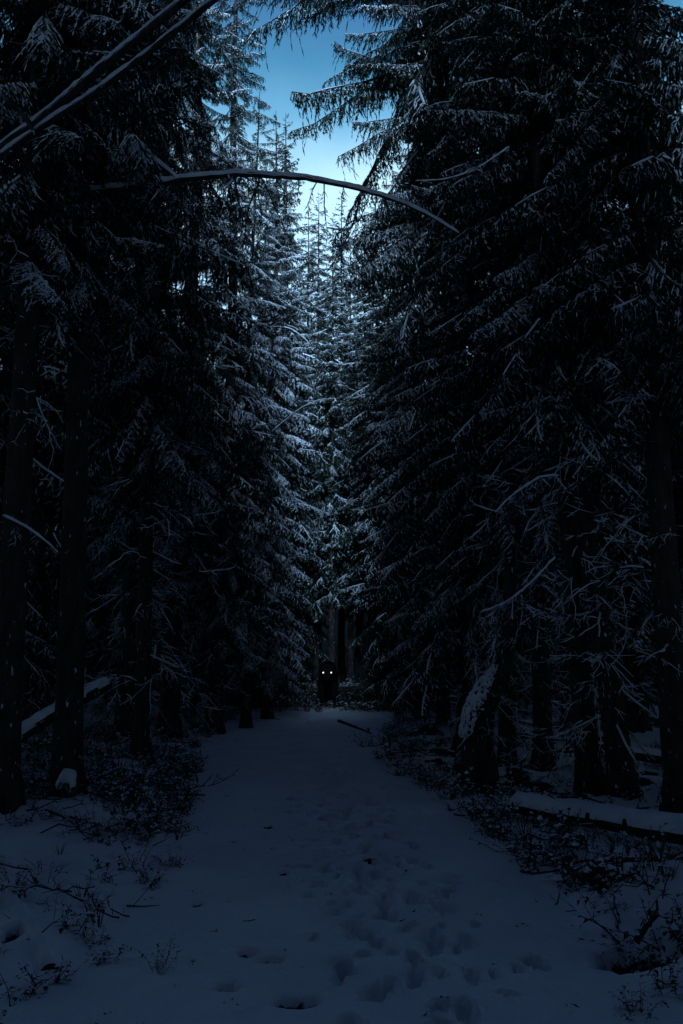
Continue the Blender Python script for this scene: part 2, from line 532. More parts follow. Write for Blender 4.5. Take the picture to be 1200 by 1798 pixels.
# ------------------------------------------------------------------ boughs
def make_bough(seed, L, droop, hang, lod=0, snowy=0.75):
    """ needle-covered spruce bough along +X; material 0 needles, 1 snow, 2 twig """
    rg = random.Random(seed)
    mb = MB()
    n = 9
    pts = []
    yw = rg.uniform(-.12, .12)
    for i in range(n):
        t = i / (n - 1)
        z = -droop * L * (t ** 1.4) + 0.10 * L * max(0, t - 0.55) ** 1.3
        pts.append(Vector((L * t * (1 - 0.12 * droop), yw * L * math.sin(t * 3.0) + rg.uniform(-.01, .01) * L, z + rg.uniform(-.008, .008) * L)))
    rad = [0.016 * L / 2 * (1 - 0.85 * i / (n - 1)) + 0.003 for i in range(n)]
    mb.tube(pts, rad, 4 if lod else 5, 2, cap=False)
    mb.snow_on(pts, [r_ + 0.004 for r_ in rad], 1, rg, h=0.012 if lod == 0 else 0.02, gap=0.5)
    def axis(t):
        q = t * (n - 1); k = min(int(q), n - 2)
        return pts[k].lerp(pts[k + 1], q - k), (pts[k + 1] - pts[k]).normalized()
    sp = 0.055 if lod == 0 else 0.11
    nt_ = int(L / sp)
    for i in range(nt_):
        t = 0.10 + 0.90 * (i + rg.random() * .8) / nt_
        c, d = axis(min(t, .995))
        env = (0.16 + 0.84 * math.sin(math.pi * min(1, max(0.0, (t * 0.86 + 0.06)))) ** 0.8) * (0.30 + 0.70 * (1 - t * 0.55))
        for s in (-1, 1):
            if rg.random() < 0.12: continue
            l = min(0.36 * L, .74) * env * rg.uniform(0.45, 1.1)
            side = Vector((-d.y, d.x, 0)).normalized() * s
            el = rg.uniform(-0.55, 0.05) - hang * rg.uniform(0.2, 1.1)
            v = d * rg.uniform(0.45, 0.95) + side * rg.uniform(0.6, 1.0) + Vector((0, 0, el))
            v.normalize()
            k = 3 if lod else 4
            tp = [c]
            for q in range(k):
                v = (v + Vector((rg.uniform(-.15, .15), rg.uniform(-.15, .15), -0.12 - 0.28 * hang))).normalized()
                tp.append(tp[-1] + v * (l / k))
            for q in range(k):
                a_, b_ = tp[q], tp[q + 1]
                if lod:
                    mb.spindle(a_, b_ + (b_ - a_) * .25, 0.028, 0)
                    mb.needles(a_, b_, 2, 0.055, 0.012, 0, rg)
                    if rg.random() < snowy: mb.snow_lump(a_, b_ + (b_ - a_) * .2, rg.uniform(.018, .04), rg.uniform(.02, .045), 1, rg)
                else:
                    mb.spindle(a_, b_ + (b_ - a_) * .2, 0.011, 0)
                    mb.needles(a_, b_, 5, 0.024, 0.005, 0, rg)
                    if rg.random() < snowy: mb.snow_lump(a_, b_ + (b_ - a_) * .15, rg.uniform(.010, .026), rg.uniform(.012, .028), 1, rg)
            if l < 0.10: continue
            ns = int(l / (0.055 if lod == 0 else 0.13))
            for q in range(ns):
                tt = (q + rg.random()) / ns * k
                kk = min(int(tt), k - 1)
                p = tp[kk].lerp(tp[kk + 1], tt - kk)
                dd = (tp[kk + 1] - tp[kk]).normalized()
                sd = Vector((-dd.y, dd.x, 0))
                if sd.length < 1e-3: sd = Vector((1, 0, 0))
                sd.normalize()
                sl = rg.uniform(0.07, 0.17) * (1 if lod == 0 else 1.5) * (1.15 - 0.5 * tt / k)
                w = dd * rg.uniform(0.4, 0.9) + sd * rg.choice((-1, 1)) * rg.uniform(.4, 1) + Vector((0, 0, rg.uniform(-.35, .1) - hang * rg.uniform(0.1, 1.4)))
                e1 = p + w.normalized() * sl
                if lod:
                    mb.spindle(p, e1, 0.030, 0)
                    if rg.random() < snowy * .85: mb.snow_lump(p, e1, rg.uniform(.016, .034), rg.uniform(.02, .04), 1, rg)
                else:
                    mb.spindle(p, e1, 0.0105, 0)
                    mb.needles(p, e1, 5, 0.024, 0.005, 0, rg)
                    if rg.random() < snowy * .8 * (1 - 0.6 * min(1, max(0, -w.normalized().z))): mb.snow_lump(p, e1, rg.uniform(.010, .023), rg.uniform(.012, .026), 1, rg)
        # hanging strands of twig and lichen under the bough
        if hang > 0.5 and rg.random() < (0.7 if lod == 0 else .5):
            l = rg.uniform(0.15, 0.42) * L / 2 * 1.3
            p = c.copy(); v = Vector((rg.uniform(-.3, .3), rg.uniform(-.3, .3), -1))
            for q in range(4):
                v = (v + Vector((rg.uniform(-.3, .3), rg.uniform(-.3, .3), -.3))).normalized()
                e1 = p + v * (l / 4)
                mb.spindle(p, e1 + v * .01, 0.010 if lod == 0 else .018, 0)
                mb.needles(p, e1, 6 if lod == 0 else 2, 0.022 if lod == 0 else .04, 0.006, 0, rg)
                p = e1
    return mb

def make_bare(seed, L, up=0.0, snowy=0.85):
    """ dead twiggy branch with a line of snow along the top """
    rg = random.Random(seed)
    mb = MB()
    def grow(p, v, l, r_, level):
        n = max(3, int(l / 0.13))
        pts = [p]; rad = [r_]
        for i in range(n):
            v = (v + Vector((rg.gauss(0, .24), rg.gauss(0, .24), rg.gauss(0, .18) - 0.05 + up * .04))).normalized()
            pts.append(pts[-1] + v * (l / n)); rad.append(r_ * (1 - 0.75 * (i + 1) / n))
        mb.tube(pts, rad, 4 if level == 0 else 3, 2, cap=False)
        mb.snow_on(pts, [max(q, .003) * 1.1 for q in rad], 1, rg, h=0.007 + r_ * .7, gap=0.22 if snowy > .5 else .5)
        if level < 2:
            m_ = int(l / (0.15 if level == 0 else 0.14))
            for i in range(m_):
                k = rg.randint(1, n - 1)
                d = (pts[k + 1] - pts[k]).normalized()
                sd = Vector((-d.y, d.x, 0)).normalized() * rg.choice((-1, 1))
                w = d * rg.uniform(.4, .9) + sd * rg.uniform(.4, .9) + Vector((0, 0, rg.uniform(-.5, .25)))
                grow(pts[k], w.normalized(), l * rg.uniform(.18, .42), rad[k] * .6, level + 1)
    grow(Vector((0, 0, 0)), Vector((1, 0, 0.05 - rg.uniform(0, .25))).normalized(), L, 0.006 * L + .003, 0)
    return mb

BMATS = ['needle', 'snow', 'twig']
B_L = 2.0
boughs = [make_bough(100 + i, B_L, (0.22, 0.35, 0.5, 0.30, 0.42)[i], (0.15, 0.45, 0.95, 0.8, 0.3)[i], 0, 0.97).mesh('bough', BMATS) for i in range(5)]
big_boughs = [make_bough(120 + i, 3.2, (0.3, 0.42, 0.5)[i], (0.4, 0.95, 0.8)[i], 0, 0.97).mesh('bough', BMATS) for i in range(3)]
small_boughs = [make_bough(140 + i, 0.9, 0.2, 0.15, 0, 0.8).mesh('bough', BMATS) for i in range(2)]
bares = [make_bare(160 + i, 1.3).mesh('dead_branch', BMATS) for i in range(5)]
lod_b = [make_bough(180 + i, B_L, (0.25, 0.4, 0.5)[i], (0.2, 0.5, 0.9)[i], 1, 1.0).arrays() for i in range(3)]
lod_s = [make_bough(190 + i, 0.9, 0.15, 0.15, 1, 1.0).arrays() for i in range(2)]
print('tris bough', [len(b_.polygons) for b_ in boughs], 'bare', [len(b_.polygons) for b_ in bares], 'lod', [len(a[1]) for a in lod_b])

def bough_plan(rg, H, base_h, Lmax, dens, narrow=0.6, prof=None):
    """ (z, azimuth, length, pitch) for each bough of a spruce """
    out = []
    z = base_h
    while z < H - 0.15:
        f = (z - base_h) / max(.1, (H - base_h))
        ln = Lmax * ((1 - f) ** narrow) * min(1.0, 0.65 + f * 2.2)
        if prof: ln = interp(z, prof[0], prof[1])
        ln = max(ln, 0.42 if f < .95 else .22)
        step = 0.28 + 0.18 * (1 - f)
        k = max(3, int(round(dens * (5 if f < .8 else 4))))
        a0 = rg.uniform(0, 6.28)
        for i in range(k):
            l = max(0.16, ln * rg.uniform(.50, 1.15))
            pitch = interp(f, [0, .4, .8, 1], [R(20), R(12), R(-6), R(-35)]) + rg.gauss(0, .20)
            if rg.random() < .12: continue
            out.append((z + rg.uniform(-.2, .2), a0 + 6.283 * i / k + rg.uniform(-.35, .35), l, pitch))
        z += step
    return out

def trunk_mesh(rg, H, r0, lean=(0, 0), flare=1.55, rings=None, sides=12, bend=0.0):
    mb = MB()
    n = rings or max(10, int(H / 0.5))
    pts = []; rad = []
    ph = rg.uniform(0, 6)
    for i in range(n + 1):
        t = (i / n) ** 1.35
        z = H * t
        pts.append(Vector((lean[0] * z + bend * math.sin(z * .35 + ph) * .25 - bend * math.sin(ph) * .25, lean[1] * z, z - (0.25 if i == 0 else 0))))
        rad.append(r0 * (1 - t) ** 0.85 * (1 + (flare - 1) * math.exp(-z / (r0 * 1.6))) + 0.008)
    k = len(mb.v)
    for i, p in enumerate(pts):
        for j in range(sides):
            a = 2 * math.pi * j / sides
            root = 1 + 0.16 * math.exp(-p.z / (r0 * 2.2)) * math.sin(a * 5 + ph) + rg.uniform(-.045, .045)
            mb.v.append((p.x + rad[i] * root * math.cos(a), p.y + rad[i] * root * math.sin(a), p.z))
    for i in range(n):
        for j in range(sides):
            j2 = (j + 1) % sides
            mb.quad(k + i * sides + j, k + i * sides + j2, k + (i + 1) * sides + j2, k + (i + 1) * sides + j, 0)
    return mb, pts

def spruce(x, y, H, r0, base_h, Lmax, label, seed, group=None, lean=(0, 0), dens=1.0, bare_from=1.2, bare_n=2.2, pal=(0, 1, 2, 3, 4), narrow=0.6, prof=None, z=None, bend=0.3, cat='tree', name='spruce_tree', az=None):
    """ a spruce whose boughs are separate children """
    rg = random.Random(seed)
    root = link(name, None, loc=(x, y, gz(x, y) - .04 if z is None else z))
    tag(root, label, cat, group)
    mb, pts = trunk_mesh(rg, H, r0, lean, bend=bend)
    link('trunk', mb.mesh('trunk', ['bark'], True), root)
    zs = [p.z for p in pts]; xs = [p.x for p in pts]; ys = [p.y for p in pts]
    for (bz, a, l, pt) in bough_plan(rg, H, base_h, Lmax, dens, narrow, prof):
        if az and not az(bz, a % 6.283, rg): continue
        if l > 2.1: me = big_boughs[rg.randrange(3)]; sc = l / 3.2
        elif l > 0.75: me = boughs[rg.choice(pal)]; sc = l / B_L
        else: me = rg.choice(small_boughs); sc = l / 0.9
        o = link('bough', me, root, (interp(bz, zs, xs), interp(bz, zs, ys), bz), (rg.uniform(-.2, .2), pt, a), 1)
        o.scale = (sc, sc * rg.uniform(.85, 1.15), sc * rg.uniform(.85, 1.1))
    bz = bare_from
    while bz < base_h + 1.0:
        for i in range(max(1, int(bare_n + rg.random()))):
            a = rg.uniform(0, 6.28)
            s = rg.uniform(.45, 1.15)
            link('dead_branch', rg.choice(bares), root, (interp(bz, zs, xs), interp(bz, zs, ys), bz + rg.uniform(-.1, .1)), (rg.uniform(-.5, .5), R(rg.uniform(-12, 30)), a), s)
        bz += rg.uniform(.25, .5)
    return root

# crowns of one mesh for the trees further back
def crown_arrays(seed, H, base_h, Lmax, dens, hangsel=(0, 1, 2), narrow=.6):
    rg = random.Random(seed)
    V = []; T = []; Q = []; off = 0
    for (bz, a, l, pt) in bough_plan(rg, H, base_h, Lmax, dens, narrow):
        if l > 0.75: v, t, q = lod_b[rg.choice(hangsel)]; sc = l / B_L
        else: v, t, q = rg.choice(lod_s); sc = l / 0.9
        m_ = np.array(Matrix.Translation((0, 0, bz)) @ Euler((rg.uniform(-.2, .2), pt, a)).to_matrix().to_4x4() @ Matrix.Diagonal((sc, sc * rg.uniform(.85, 1.15), sc * rg.uniform(.9, 1.1), 1)))
        V.append(v @ m_[:3, :3].T.astype(np.float32) + m_[:3, 3].astype(np.float32)); T.append(t + off); Q.append(q)
        off += len(v)
    return np.concatenate(V), np.concatenate(T), np.concatenate(Q)

far_kinds = []
for i, (H, bh, Lm) in enumerate(((21, 1.6, 2.3), (18, 1.0, 2.0), (23, 4.5, 2.4))):
    a = crown_arrays(300 + i, H, bh, Lm, (1.25, 1.25, 1.2)[i])
    cm = mesh_np('crown', *a, BMATS)
    tm, _ = trunk_mesh(random.Random(310 + i), H, 0.15, flare=1.4, rings=14, sides=8)
    far_kinds.append((cm, tm.mesh('trunk', ['bark'], True)))
    print('crown tris', len(a[1]))

def far_tree(x, y, kind, sc, rz, label, group=None, name='spruce_tree', lean=0.0):
    if kind == 3: kind, sc = 1, sc * .88
    root = link(name, None, loc=(x, y, gz(x, y) - .05), rot=(0, lean, rz), sc=sc)
    tag(root, label, 'tree', group)
    link('trunk', far_kinds[kind][1], root)
    link('crown', far_kinds[kind][0], root)
    return root

def px_x(px, Y, py=1250):
    return at(px, py, Y).x

occupied = []
def S(px, Y, *a, **k):
    x = px_x(px, Y)
    occupied.append((x, Y))
    return spruce(x, Y, *a, **k)

# ------------------------------------------------------------------ the trees one can tell apart, left side
S(126, 8.3, 17, 0.14, 5.6, 2.3, 'thick black trunk with snow lump at its foot, left foreground', 1, bare_n=.4, bare_from=4.6, lean=(-0.035, 0), bend=0.1)
S(14, 7.6, 18, 0.135, 5.5, 2.4, 'black trunk cut by the left edge of the picture beside the leaning log', 2, bare_n=.6, bare_from=3.5, lean=(-0.03, 0), bend=0.1)
S(58, 13.5, 19, 0.18, 5.0, 2.2, 'dark trunk seen between the two black trunks at the left edge', 3, bare_from=.8)
S(222, 14.6, 18, 0.17, 4.2, 2.3, 'spruce with rows of bare snowy branch stubs right of the thick black trunk', 4, bare_n=3, bare_from=.7)
S(300, 17.0, 23, 0.20, 3.6, 2.6, 'spruce with drooping snowy boughs standing behind the left bank bushes', 5, bare_n=3, bare_from=.7)
S(378, 18.5, 24, 0.17, 2.7, 2.1, 'tall spruce on the left bank, its boughs reaching to the gap of sky', 6, bare_n=2)
S(250, 12.0, 17, 0.12, 4.8, 2.4, 'slim spruce with long heavy boughs hanging behind the thick black trunk', 7, bare_n=2, pal=(1, 4, 2))
S(432, 20.5, 18, 0.12, 1.9, 2.2, 'spruce with brightly dusted boughs at the far end of the left bank', 8, pal=(0, 1, 4))
S(470, 24.5, 20.5, 0.15, 1.5, 2.2, 'snowy spruce whose low boughs overhang the left of the path end', 9, pal=(0, 1, 4))

# right side
S(735, 23.5, 20, 0.12, 2.6, 2.5, 'thin straight spruce trunk at the right of the path end', 20, pal=(0, 3, 4))
S(822, 14.2, 24, 0.19, 2.2, 3.0, 'spruce with long black drooping boughs reaching into the gap of sky', 21, prof=((2, 6, 8.5, 10, 10.9, 12.0, 13.6, 14.5, 15.5, 17, 19, 21, 24), (1.9, 2.2, 2.5, 2.8, 2.3, 3.1, 4.0, 3.6, 3.4, 4.3, 3.6, 2.0, .3)), dens=1.35, pal=(2, 3, 1), bare_n=2)
S(888, 12.2, 16, 0.12, 2.7, 2.2, 'spruce just behind the snow plastered crooked trunk', 22, pal=(2, 3, 1), bare_n=3, bare_from=.6)
S(950, 11.4, 17, 0.13, 3.4, 2.2, 'slim spruce rising behind the left end of the snowy log', 23, bare_n=3, bare_from=.6, pal=(2, 3, 1))
S(1030, 9.7, 18, 0.13, 4.2, 2.3, 'spruce trunk right behind the middle of the snowy log', 24, bare_n=3, bare_from=.9, lean=(-0.03, 0), pal=(2, 3, 1))
S(1088, 9.4, 18, 0.14, 4.6, 2.4, 'spruce trunk leaning left behind the snowy log', 25, bare_n=2.5, bare_from=1.0, lean=(-0.06, 0), pal=(2, 3, 1))
S(1185, 8.6, 19, 0.15, 4.9, 2.3, 'black trunk at the right edge of the picture', 26, bare_n=2, bare_from=1.5, pal=(2, 3, 4))
S(1118, 14.5, 24, 0.16, 3.4, 2.6, 'spruce trunk standing back between the two right hand trunks', 27, bare_n=2.5, bare_from=.8)
S(1000, 16.5, 20, 0.16, 2.6, 2.5, 'deep set spruce behind the cluster of slim trunks on the right', 28, pal=(1, 3, 4))
S(780, 19.0, 19, 0.15, 2.2, 2.3, 'spruce with dusted boughs between the thin trunk and the drooping spruce', 29, pal=(0, 1, 3))

# ------------------------------------------------------------------ trees at the end of the path
def FT(px, Y, kind, sc, label, lean=0.0, rz=None):
    x = px_x(px, Y); occupied.append((x, Y))
    return far_tree(x, Y, kind, sc, rng.uniform(0, 6.28) if rz is None else rz, label, lean=lean)
FT(508, 30.0, 0, 1.16, 'tall spruce with a thin tip leaning against the blue sky', lean=0.02)
FT(486, 33.0, 1, 1.36, 'spruce with pointed top just left of the leaning tip')
FT(555, 34.0, 2, 0.986, 'spruce with bright snow dusted crown at the centre of the forest wall')
FT(600, 38.0, 2, 1.096, 'bright snowy spruce straight behind the end of the path')
FT(645, 31.0, 2, 0.895, 'snow dusted spruce right of the two glowing eyes')
FT(690, 28.5, 1, 1.05, 'spruce at the right rear corner of the path end')
FT(560, 42.0, 2, 0.861, 'far spruce seen through the gap over the path end')
FT(660, 40.0, 0, 1.1, 'far spruce behind the right half of the forest wall')
FT(583, 31.0, 2, 0.861, 'spruce directly behind the shining eyes')
FT(617, 33.5, 2, 0.849, 'spruce whose top ends under the low point of the sky gap')
FT(668, 29.5, 2, 0.913, 'spruce closing the sky gap on its lower right')
FT(535, 36.5, 2, 1.023, 'spruce behind the leaning tip, a little to its right')
FT(1155, 22.0, 2, 1.1, 'tall spruce filling the top right corner from behind')
FT(1090, 19.0, 2, 1.1, 'tall spruce far back between the right hand trunks')
FT(20, 19.0, 2, 1.1, 'tall spruce filling the left edge behind the black trunks')
FT(160, 21.0, 0, 1.1, 'tall spruce behind the thick black trunk')
FT(-25, 12.5, 0, 1.0, 'spruce cut off by the left edge, behind the black edge trunk')
FT(4, 25.0, 0, 1.15, 'spruce far back at the left edge of the picture')
FT(1225, 13.5, 0, 1.15, 'spruce cut off by the right edge, behind the black edge trunk')
FT(450, 29.0, 0, 1.05, 'spruce behind the far end of the left bank')
FT(720, 35.0, 0, 1.05, 'spruce rising behind the thin straight trunk')

# the forest all round: stands deep in the dark, and behind and beside the viewer

def forest(n, xr, yr, test, gap, kinds, scr, label, group, seed):
    fr2 = random.Random(seed); cnt = 0
    for it in range(9000):
        if cnt >= n: break
        x = fr2.uniform(*xr); y = fr2.uniform(*yr)
        if not test(x, y): continue
        if any((x - a) ** 2 + (y - b_) ** 2 < gap ** 2 for a, b_ in occupied): continue
        occupied.append((x, y)); cnt += 1
        far_tree(x, y, fr2.choice(kinds), fr2.uniform(*scr), fr2.uniform(0, 6.28), label, group)
    print(label, cnt)
def free(x, y):
    if -4 < y < 13.5 and -4.2 < x < 4.6: return False
    if 0 < y < 15 and abs(x) < y * 0.44 + 0.6: return False
    return True
# first row along the far half of the path, closing over it
forest(16, (-9, -3), (15, 31), lambda x, y: x < interp(y, PY, PL) - 0.8, 1.5, (0, 1, 3), (.5, .75),
       'snowy spruce crowding the left side of the path further on', 'spruces along the left of the path', 5)
forest(16, (0.5, 10), (16, 31), lambda x, y: x > interp(y, PY, PR) + 1.1 and x > 2.2, 1.5, (0, 1, 3), (.5, .75),
       'snowy spruce crowding the right side of the path further on', 'spruces along the right of the path', 6)
forest(40, (-9, 9), (31, 50), lambda x, y: True, 1.9, (2, 2, 2, 0), (.7, .95),
       'snow dusted spruce in the forest wall closing the view', 'spruces closing the view behind the path', 7)
forest(55, (-28, 28), (50, 100), lambda x, y: True, 3.0, (0, 1, 0, 3), (.9, 1.3),
       'spruce on the wooded slope far behind the path', 'spruces on the far slope', 8)
forest(110, (-24, 24), (-14, 50), lambda x, y: free(x, y) and (y > 31 or x < interp(y, PY, PL) - 2.0 or x > interp(y, PY, PR) + 2.2), 2.3, (0, 1, 2, 2, 3), (.85, 1.15),
       'snow dusted spruce standing deep in the dark forest', 'spruces deep in the forest', 9)
forest(23, (-15, 15), (-20, -3), lambda x, y: abs(x) > 3.4, 2.1, (0, 2), (1.15, 1.35),  # out of view, made tall and dense to shade the near trees
       'tall unseen spruce added behind the viewer to block the low sun', 'unseen spruces blocking the low sun', 10)
forest(44, (-46, 46), (18, 70), lambda x, y: abs(x) > 20, 2.6, (0, 1, 2), (1.0, 1.3),
       'spruce far off to the side in the forest', 'spruces far off to the sides', 13)
forest(16, (-4, 4), (-23, -12), lambda x, y: y > -19, 1.45, (1,), (.98, 1.16),  # added across the path, out of view, to keep sun off the ground
       'shorter unseen spruce added behind the viewer to keep sun off the path', 'shorter unseen spruces shading the path', 11)
for k_, (bx_, by_) in enumerate(((-2.8, -20.2), (-1.3, -21.8), (-.2, -19.8), (1.2, -21.4), (2.3, -19.9), (3.6, -21.6), (.6, -23.4), (-2.2, -23.6), (2.6, -23.8), (-.9, -17.6), (.9, -17.9), (2.7, -17.3), (-2.7, -17.5), (-4.1, -21.5), (-3.9, -19), (4.4, -19.4))):  # unseen tall row added to cut the low sun from the path end
    far_tree(bx_, by_, 0, 1.40 + .010 * (k_ % 9), k_ * 2.1, 'tall unseen spruce added behind the viewer to block the low sun', 'unseen spruces blocking the low sun')
yr_ = random.Random(12)
# ------------------------------------------------------------------ logs, bent saplings and branches
def lin(a, b_, n):
    return [a + (b_ - a) * (i / (n - 1)) for i in range(n)]

def log_thing(name, pts, rad, label, cat, h=0.05, seed=0, sides=14, snow=True, stub=0, mats=('bark',), group=None, gap=0.0, jit=.018, lo=.22, wide=.95):
    rg = random.Random(seed)
    root = link(name, None, loc=tuple(pts[0]))
    tag(root, label, cat, group)
    lp = [p - pts[0] for p in pts]
    a = MB(); a.tube(lp, rad, sides, 0, True, jit, rg)
    link('trunk' if rad[0] > .06 else 'stem', a.mesh('stem', [mats[0]], True), root)
    if snow:
        a = MB(); a.snow_on(lp, rad, 0, rg, h=h, wide=wide, gap=gap, lo=lo)
        link('snow_cap', a.mesh('snow_cap', ['snow'], True), root)
    for i in range(stub):
        k = rg.randint(1, len(lp) - 2)
        d = (lp[k + 1] - lp[k]).normalized()
        v = Vector((rg.uniform(-1, 1), rg.uniform(-1, .3), rg.uniform(-.6, .9))).cross(d).normalized()
        t = MB(); q = [lp[k], lp[k] + v * .12 * 1.3, lp[k] + v * .28 + Vector((0, 0, -.03))]
        t.tube(q, [.014, .010, .005], 5, 0)
        link('branch_stub', t.mesh('branch_stub', ['twig']), root)
    return root

def limb(px_pts, n, r0, r1, power=1.0):
    p = smooth_path([at(*q) for q in px_pts], n)
    return p, [r1 + (r0 - r1) * (1 - i / (n - 1)) ** power for i in range(n)]

# right: fallen log beside the path
ga = Vector((1.74, 8.4, .15)); gb = Vector((2.92, 6.8, .165))
p = [q + Vector((0, 0, .012 * noise.noise(Vector((k * .15, 0, 0))))) for k, q in enumerate(lin(ga, gb + (gb - ga) * .7, 70))]; r_ = [.088 + .030 * i / 69 + .008 * noise.noise(Vector((i * .3, 5, 0))) for i in range(70)]
log_thing('fallen_log', p, r_, 'long fallen log with a smooth ridge of snow along its top, right foreground', 'log', h=.042, lo=.02, wide=1.03, seed=3, stub=3)
# left: leaning log between the two trunks
p, r_ = limb([(-90, 1385, 8.6), (20, 1300, 9.2), (100, 1250, 9.7), (190, 1200, 10.3)], 40, .10, .085)
log_thing('leaning_log', p, r_, 'snow topped log leaning between the two black trunks at the left edge', 'log', h=.03, seed=4)
# bottom left, buried
a0 = on_ground(15, 1600); a1 = on_ground(88, 1706)
p = lin(a0 + Vector((-.25, .5, -.03)), a1 + Vector((0, 0, -.012)), 24)
log_thing('buried_log', p, [.05 + .01 * noise.noise(Vector((k * .4, 2, 0))) for k in range(24)], 'snow buried log end with dark hollows in the bottom left corner', 'log', h=.06, seed=5)
# across the end of the path
p, r_ = limb([(545, 1213, 29.0), (640, 1209, 28.6), (700, 1206, 28.3), (790, 1209, 27.6)], 20, .10, .07)
log_thing('crossing_log', p, r_, 'thin log lying across the dark end of the path', 'log', h=.004, seed=6, gap=.8)
for q in range(3):
    a_ = at(700 + q * 40, 1225 - q * 6, 27.5 + q); b2 = at(820 + q * 30, 1238 - q * 9, 25.5 + q)
    p = lin(a_, b2, 8)
    log_thing('fallen_branch', p, [.04] * 8, ('lowest', 'middle', 'topmost')[q] + ' of the three thin fallen branches right of the path end', 'branch', h=.02, seed=60 + q)
# behind the right hand trunks
p, r_ = limb([(1085, 1318, 11.2), (1150, 1330, 10.8), (1290, 1345, 10.0)], 14, .07, .08)
log_thing('fallen_log', p, r_, 'small snow topped log lying behind the right hand trunks', 'log', h=.04, seed=8)
p, r_ = limb([(1075, 1352, 10.6), (1140, 1385, 10.0), (1230, 1392, 9.6)], 14, .05, .05)
log_thing('fallen_log', p, r_, 'thin log on the snow between the leaning trunk and the right edge trunk', 'log', h=.03, seed=9)

# overhead poles, upper left
p, r_ = limb([(-1500, 1300, 5.4), (-700, 760, 5.0), (-8, 268, 4.6), (160, 134, 4.5), (345, -18, 4.4), (620, -260, 4.3)], 90, .031, .025)
log_thing('leaning_pole', p, r_, 'upper and thicker of two snow lined poles slanting across the top left corner', 'pole', h=.026, seed=10, sides=9, lo=-.18, stub=9)
p, r_ = limb([(-1480, 1340, 5.2), (-700, 790, 4.8), (-8, 281, 4.4), (190, 146, 4.3), (398, -16, 4.2), (700, -250, 4.1)], 90, .022, .016)
log_thing('leaning_pole', p, r_, 'lower and thinner of two snow lined poles slanting across the top left corner', 'pole', h=.024, seed=11, sides=9, lo=-.18, stub=9)

def bent(name, px_pts, n, r0, r1, label, seed, twigs, snow_h, cat='branch', twl=(.12, .4), down=1.0, power=1.0):
    rg = random.Random(seed)
    p, r_ = limb(px_pts, n, r0, r1, power)
    root = link(name, None, loc=tuple(p[0])); tag(root, label, cat)
    lp = [q - p[0] + Vector([.6 * r_[k] * noise.noise(Vector((k * .45, seed, c_))) for c_ in (0, 5, 9)]) for k, q in enumerate(p)]
    m1_ = MB(); m1_.tube(lp, r_, 8, 0, True, .06, rg); link('stem', m1_.mesh('stem', ['twig'], True), root)
    m1_ = MB(); m1_.snow_on(lp, [max(q, .006) for q in r_], 0, rg, h=snow_h, wide=1.05, lo=-.4); link('snow_cap', m1_.mesh('snow_cap', ['snow'], True), root)
    for i in range(twigs):
        k = rg.randint(int(n * .08), n - 2)
        l = rg.uniform(*twl)
        v = Vector((rg.uniform(-.6, .6), rg.uniform(-.5, .5), -down)).normalized()
        t = MB(); q = [lp[k]]
        for j in range(7):
            v = (v + Vector((rg.gauss(0, .16), rg.gauss(0, .16), -.10 * down))).normalized()
            q.append(q[-1] + v * l / 7)
        rr = [max(.003, r_[k] * .30 * (1 - .1 * j)) for j in range(8)]
        t.tube(q, rr, 4, 2, cap=False); t.snow_on(q, [x * 1.3 for x in rr], 1, rg, h=.012, gap=.15)
        for j in range(1, 8):
            for _ in range(2):
                w = (v + Vector((rg.uniform(-1, 1), rg.uniform(-1, 1), rg.uniform(-.6, .3)))).normalized()
                e_ = q[j] + w * rg.uniform(.04, .13)
                t.spindle(q[j], e_, .005, 2)
                if rg.random() < .5: t.snow_lump(q[j], e_, .007, .010, 1, rg)
        link('twig', t.mesh('twig', BMATS), root)
    return root
bent('arched_sapling', [(150, 338, 8.25), (235, 326, 8.1), (330, 313, 7.9), (430, 306, 7.8), (530, 313, 7.7), (610, 327, 7.6), (680, 347, 7.5), (745, 374, 7.5), (806, 410, 7.5)], 60, .044, .009,
     'long bare sapling arching across the gap of sky under a line of snow', 20, 34, .030, 'sapling', (.25, 1.0), 1.0, .9)
bent('broken_branch', [(205, 232, 8.4), (245, 262, 8.2), (285, 290, 8.0), (314, 318, 7.9), (320, 350, 7.9), (316, 385, 7.9)], 20, .028, .010, 'snowy broken branch crossing the thick end of the arched sapling', 21, 4, .018)
bent('arched_twig', [(466, 583, 19), (485, 574, 18.8), (510, 577, 18.6), (532, 592, 18.4), (546, 606, 18.3)], 18, .013, .006, 'thin twig arching under snow left of the centre of the forest wall', 22, 5, .014)
bent('arched_twig', [(478, 758, 18), (505, 735, 17.8), (530, 716, 17.6), (560, 703, 17.5), (586, 700, 17.4)], 18, .015, .006, 'thin snowy branch rising to the right over the left bank', 23, 5, .014)
bent('snowy_limb', [(632, 345, 8.2), (626, 375, 8.1), (617, 400, 8.0), (600, 404, 7.9), (575, 400, 7.8)], 16, .013, .005, 'crooked snowy limb hanging below the arched sapling', 24, 11, .012, twl=(.15, .5))
bent('snowy_limb', [(975, 978, 7.6), (955, 1000, 7.5), (925, 1030, 7.4), (885, 1060, 7.3), (845, 1075, 7.3)], 24, .008, .004, 'gnarled snow covered limb hanging before the right hand trunks', 25, 25, .012, twl=(.1, .36), down=.5)
bent('snowy_limb', [(948, 560, 7.8), (925, 590, 7.7), (905, 625, 7.7), (880, 665, 7.6), (865, 700, 7.6)], 22, .010, .004, 'thin snowy limb forking down in the middle of the right hand spruces', 26, 14, .012, twl=(.12, .4))
bent('snowy_limb', [(905, 622, 7.7), (925, 645, 7.7), (937, 680, 7.7), (932, 710, 7.7)], 14, .008, .004, 'short snowy twig curving down to the right below the forked limb', 27, 6, .012, twl=(.08, .25))
